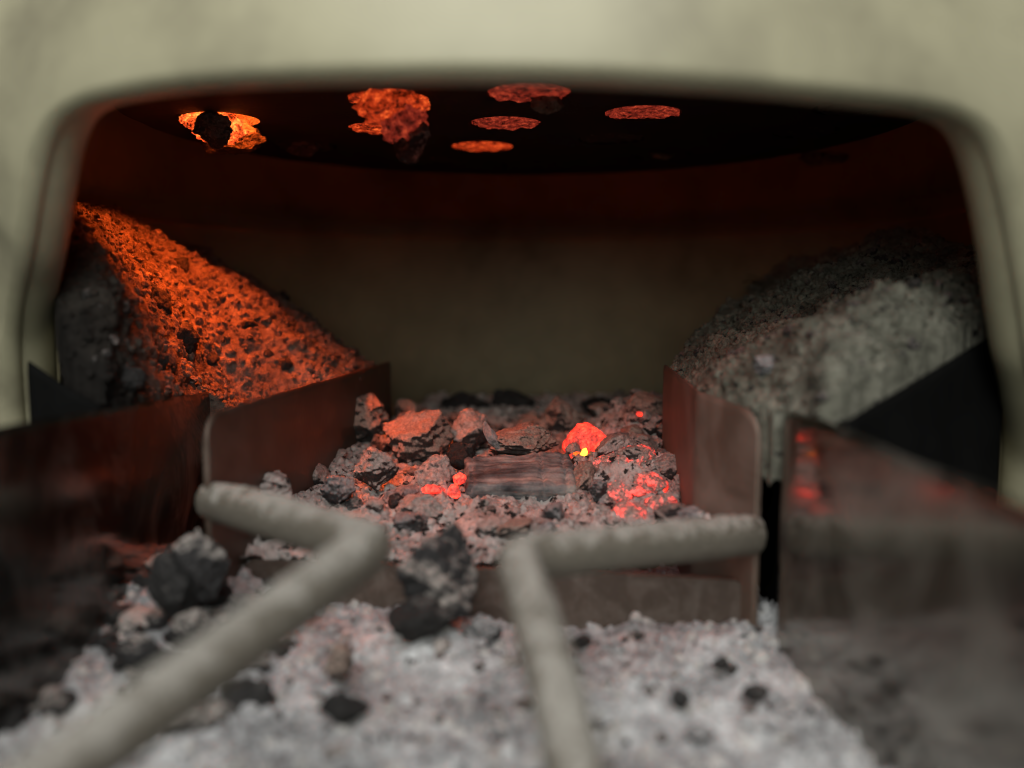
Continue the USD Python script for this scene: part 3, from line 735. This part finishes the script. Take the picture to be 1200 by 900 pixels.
# the squared block of charcoal with wood grain
bx = m3.Manifold.cube((0.0305, 0.016, 0.0135), True).refine_to_length(0.0006)
bt = from_manifold(bx); v = np.array(bt.vertices)
n0 = np.sign(v) * (np.abs(v) > np.array([0.01524, 0.00799, 0.00674]))
rr3 = np.minimum(0.0017, 0.0017)
half = np.array([0.01525, 0.008, 0.00675]); core = np.clip(v, -half + rr3, half - rr3); dlt = v - core
v = core + dlt / np.maximum(np.linalg.norm(dlt, axis=1, keepdims=True), 1e-9) * rr3
nn = normals(v, np.array(bt.faces))
g = (fbm(v * np.array([45, 520, 520]), 3, 5) - 0.5) * 0.0022 + (fbm(v * 160, 3, 6) - 0.5) * 0.0026 - np.clip(0.035 - np.abs(noise(v * np.array([110, 20, 45]), 8) - 0.5), 0, 1) * 0.020
v = v + nn * g[:, None]
v[:, 1] *= 1 + 6 * v[:, 0]; v[:, 2] *= 1 - 5 * v[:, 0]
BLOCK = usdkit.material(stage, L('grained_charcoal_block'), {
    "g": ("texture_coordinate", {}), "mp": ("mapping", {"scale": (50, 420, 420)}), "w": ("noise_texture", {"scale": 1.0, "detail": 5, "roughness": 0.6}),
    "n2": ("noise_texture", {"scale": 90, "detail": 5, "roughness": 0.65}), "mx": ("mix", {"fac": 0.5}),
    "r": ("rgb_ramp", {"ramp": [(0.36, (0.02, 0.021, 0.024)), (0.46, (0.09, 0.094, 0.10)), (0.54, (0.22, 0.22, 0.22)), (0.66, (0.46, 0.43, 0.39))]}),
    "b": ("bump", {"strength": 0.6, "distance": 0.0008}), "p": ("principled_bsdf", {"roughness": 0.75, "specular_ior_level": 0.35})},
    [("g.object", "mp.vector"), ("mp.vector", "w.vector"), ("g.object", "n2.vector"), ("w.fac", "mx.color1"), ("n2.fac", "mx.color2"), ("mx.color", "r.fac"), ("r.color", "p.base_color"), ("w.fac", "b.height"), ("b.normal", "p.normal")], surface="p.BSDF")
c = PY(609, 573, 0.250)
tag(obj('charcoal_block', placed((v, np.array(bt.faces)), c, rot(math.radians(24), math.radians(-2), math.radians(3))), BLOCK, smooth=True, loc=c),
    'squared grey charcoal block with wood grain lying in the middle of the embers', 'charcoal')

# the pale chip
cv = lump((0.0036, 0.0022, 0.0105), 71, 0.9, 0.02, 0.015, 0.08, 9)
tag(obj('charcoal_chip', placed(cv, PY(576, 512, 0.268), rot(-0.4, math.radians(-30), 0.3)), COAL_GREY), 'pale flat chip leaning on the rear coals left of the orange lump', 'charcoal chip')

# glowing embers
EMB = [
    (686, 518, 56, 46, 0.284, EMBER_HOT, 'largest glowing red ember, behind the right end of the squared block'),
    (508, 573, 28, 12, 0.2395, EMBER_HOT, 'flat glowing ember under the pinkish lump left of the squared block'),
    (539, 561, 17, 15, 0.2440, EMBER_HOT, 'small round red ember left of the squared block'),
    (532, 578, 16, 22, 0.2400, EMBER_HOT, 'glowing red ember in the gap beside the squared block'),
    (775, 572, 19, 13, None, EMBER_HOT, 'small bright ember at the right of the ashy mound'),
    (735, 599, 24, 15, None, EMBER_HOT, 'lowest bright ember of the ashy mound, close above the right rod'),
    (727, 550, 30, 34, None, EMBER_DULL, 'ash-veiled ember in the middle of the ashy mound'),
    (748, 576, 22, 12, None, EMBER_DULL, 'faint ember between the two bright ones on the ashy mound'),
    (730, 580, 14, 12, None, EMBER_DULL, 'faint ember above the lowest bright one on the ashy mound'),
    (718, 508, 34, 9, 0.300, EMBER_HOT, 'thin glowing streak right of the largest ember'),
    (741, 506, 9, 8, 0.300, EMBER_HOT, 'tiny ember right of the thin glowing streak'),
    (749, 485, 8, 6, 0.293, EMBER_HOT, 'tiny ember on the reddish lump by the right pan panel'),
    (705, 540, 16, 14, None, EMBER_DULL, 'small veiled ember right of the flame-bright one'),
]
for k, (px, py, wpx, hpx, dist, m, label) in enumerate(EMB):
    if dist is None:
        q = surface_drop(px, py, bed_h); c = q if q is not None else PY(px, py, 0.24); dist = c[1]
    else:
        c = PY(px, py, dist)
    sx, sz = wpx / FPX * dist, hpx / FPX * dist
    p = obj('glowing_ember', placed(lump((sx, max(sx * 0.6, sz * 0.6), sz), 2000 + k, 0.0, 0.03, 0.03, 0.07 if wpx > 20 else 0.12), c), m)
    tag(p, label, 'ember')
c = PY(672, 537, 0.2685)
ye = thing('flame_ember', 'yellow-hot ember streak in front of the largest glowing ember', 'ember', c)
obj('red_streak', placed(lump((0.0100, 0.004, 0.0030), 91, 0.4, 0.08, 0.05, 0.1), c, rot(0, math.radians(-12), 0)), EMBER_HOT, ye)
obj('orange_root', placed(lump((0.0048, 0.003, 0.0036), 93, 0.2, 0.08, 0.05, 0.12), PY(680, 536, 0.2672)), EMBER_ORANGE, ye)
obj('yellow_tip', placed(lump((0.0022, 0.002, 0.0040), 92, 0.4, 0.08, 0.05, 0.16), PY(684, 532, 0.2660), rot(0, math.radians(15), 0)), EMBER_CORE, ye)

# small fragments strewn over the bed, the front ash
rf = np.random.default_rng(909)
for (mesh, n, lab, grp, ms, (xlo, xhi, ylo, yhi), s0, s1) in (
        (bed, 110, 'small ash-dusted coal fragment among the larger lumps on the ember bed', 'small coal fragments on the ember bed', (COAL_ASHY, COAL_ASHY, COAL_BROWN, COAL_GREY, COAL), (-1, 1, 0.208, 0.34), 0.0035, 0.0115),
        (front, 90, 'charred fragment in the dark rubble between the dark left plate and the left rod', 'charred rubble along the dark left plate', (COAL, COAL_BLACK, COAL_BLACK, COAL_ASHY, COAL), (-0.088, -0.046, 0.145, 0.207), 0.003, 0.0095),
        (front, 34, 'small pale clinker strewn on the front ash', 'small clinkers on the front ash', (CRUMB_PALE, ASH_FRONT, COAL_ASHY), (-0.05, 1, 0.12, 0.205), 0.002, 0.0048)):
    pts = scatter(mesh, 4000, 31, lambda p: (p[:, 1] > ylo) & (p[:, 1] < yhi) & (p[:, 0] > xlo) & (p[:, 0] < xhi))
    if mesh is bed: pts = pts[~((pts[:, 0] > -0.019) & (pts[:, 0] < 0.024) & (pts[:, 1] > 0.228) & (pts[:, 1] < 0.264))]
    for k in range(n):
        p = pts[k]; s = rf.uniform(s0, s1) * (1 if rf.random() < 0.6 else 0.7)
        v = lump((s, s * rf.uniform(.7, 1.1), s * rf.uniform(.5, .9)), 4000 + k + int(s0 * 1e6), 0.55, 0.07, 0.045, 0.09)
        o_ = obj('clinker' if 'clinker' in lab else 'coal_fragment', placed(v, p + np.array([0, 0, s * 0.12]), rot(rf.uniform(-.4, .4), rf.uniform(-.4, .4), rf.uniform(0, 6))), ms[rf.integers(len(ms))])
        tag(o_, lab, 'clinker' if 'clinker' in lab else 'coal', grp)

# ash and charcoal hanging in and under the grate
HANG = [
    (259, 152, 74, 44, GRATE_GLOW, COAL, 'charcoal wedge stuck in the far left grate hole with glowing sides', 0.8),
    (470, 138, 62, 62, None, COAL_ASHY, 'crumpled flake of burnt charcoal hanging from the grate hole left of centre', 0.5),
    (641, 120, 40, 22, None, ASH_RIGHT, 'pale ash clod hanging from the grate hole at the top centre', 0.3),
    (356, 174, 40, 16, None, COAL_BROWN, 'dim brown charcoal bit in the grate hole between the two hanging pieces', 0.4),
    (775, 182, 24, 8, None, ASH_RIGHT, 'small grey ash bit under the right half of the grate', 0.3),
    (965, 181, 60, 14, None, ASH_RIGHT, 'ash crust on the right rim of the grate', 0.3),
]
for k, (px, py, wpx, hpx, glow, m, label, an) in enumerate(HANG):
    q = PZ(px, py - hpx * 0.3, ZB); d = q[1]
    if k == 5: q = np.array([PZ(965, 181, ZB)[0], PZ(965, 181, ZB)[1], ZB])
    sx, sz = wpx / FPX * d, hpx / FPX * d
    c = np.array([q[0], q[1], ZB - sz * 0.32])
    if k == 1:
        t = thing('hanging_flake', label, 'charcoal', c)
        a = lump((0.0205, 0.012, 0.010), 611, 0.8, 0.10, 0.06, 0.05); b = lump((0.009, 0.006, 0.012), 613, 0.7, 0.10, 0.06, 0.06)
        obj('upper_flake', placed(a, PY(458, 124, 0.2375)), GRATE_GLOW, t)
        obj('middle_flake', placed(lump((0.0135, 0.009, 0.0135), 615, 0.8, 0.1, 0.06, 0.05), PY(472, 142, 0.2370), rot(0, 0.5, 0)), GRATE_DULL, t)
        obj('lower_flake', placed(b, PY(482, 166, 0.2365), rot(0, 0.3, 0)), COAL_ASHY, t)
        continue
    if k == 0:
        t = thing('hanging_charcoal', label, 'charcoal', c)
        obj('glowing_back', placed(lump((0.0205, 0.0045, 0.0115), 602, 0.7, 0.12, 0.08, 0.045), np.array([hp[7][0] + 0.0003, hp[7][1] - 0.0075, ZB - 0.0032])), WEDGE_GLOW, t)
        obj('light_block_flake', placed(lump((0.0250, 0.0045, 0.0115), 604, 0.2, 0.06, 0.05, 0.06), np.array([hp[7][0] - 0.001, hp[7][1] + 0.0110, ZB - 0.0030]), rot(0, 0, -0.2)), IRON, t)  # flake added to keep coal light off the back wall
        obj('dark_core', placed(lump((0.0118, 0.006, 0.0125), 601, 0.8, 0.12, 0.08, 0.045), np.array([hp[7][0] + 0.0012, hp[7][1] - 0.0115, ZB - 0.0046])), COAL_BROWN, t)
        continue
    tag(obj('hanging_ash' if m is ASH_RIGHT else 'hanging_char', placed(lump((sx, sx * 0.5, sz * 1.2), 600 + k, an, 0.10, 0.06, 0.06), c), m), label, 'ash' if m is ASH_RIGHT else 'charcoal')

# charred straw on the crest of the right heap
q = surface_drop(893, 336, right_h, right_keep)
q = q if q is not None else wall_hit(893, 336)
cur = UsdGeom.BasisCurves.Define(stage, path_for('straw_tuft'))
rs = np.random.default_rng(5); P, C, W = [], [], []
for k in range(9):
    a = q + rs.normal(0, 0.0012, 3) + np.array([0.002, 0, -0.0005]); d = np.array([-rs.uniform(0.004, 0.009), rs.uniform(-0.002, 0.002), rs.uniform(0.0, 0.004)])
    for t in (0, 0.33, 0.66, 1.0): P.append(Gf.Vec3f(*map(float, a - q + d * t + np.array([0, 0, 0.0012 * math.sin(3 * t)])))); W.append(0.0003)
    C.append(4)
cur.CreatePointsAttr(P); cur.CreateCurveVertexCountsAttr(C); cur.CreateWidthsAttr(W); cur.CreateTypeAttr('linear')
cur.AddTranslateOp().Set(Gf.Vec3d(*map(float, q)))
UsdShade.MaterialBindingAPI.Apply(cur.GetPrim()).Bind(STRAW)
tag(cur.GetPrim(), 'tuft of thin charred straw sticking out of the right ash heap', 'straw')
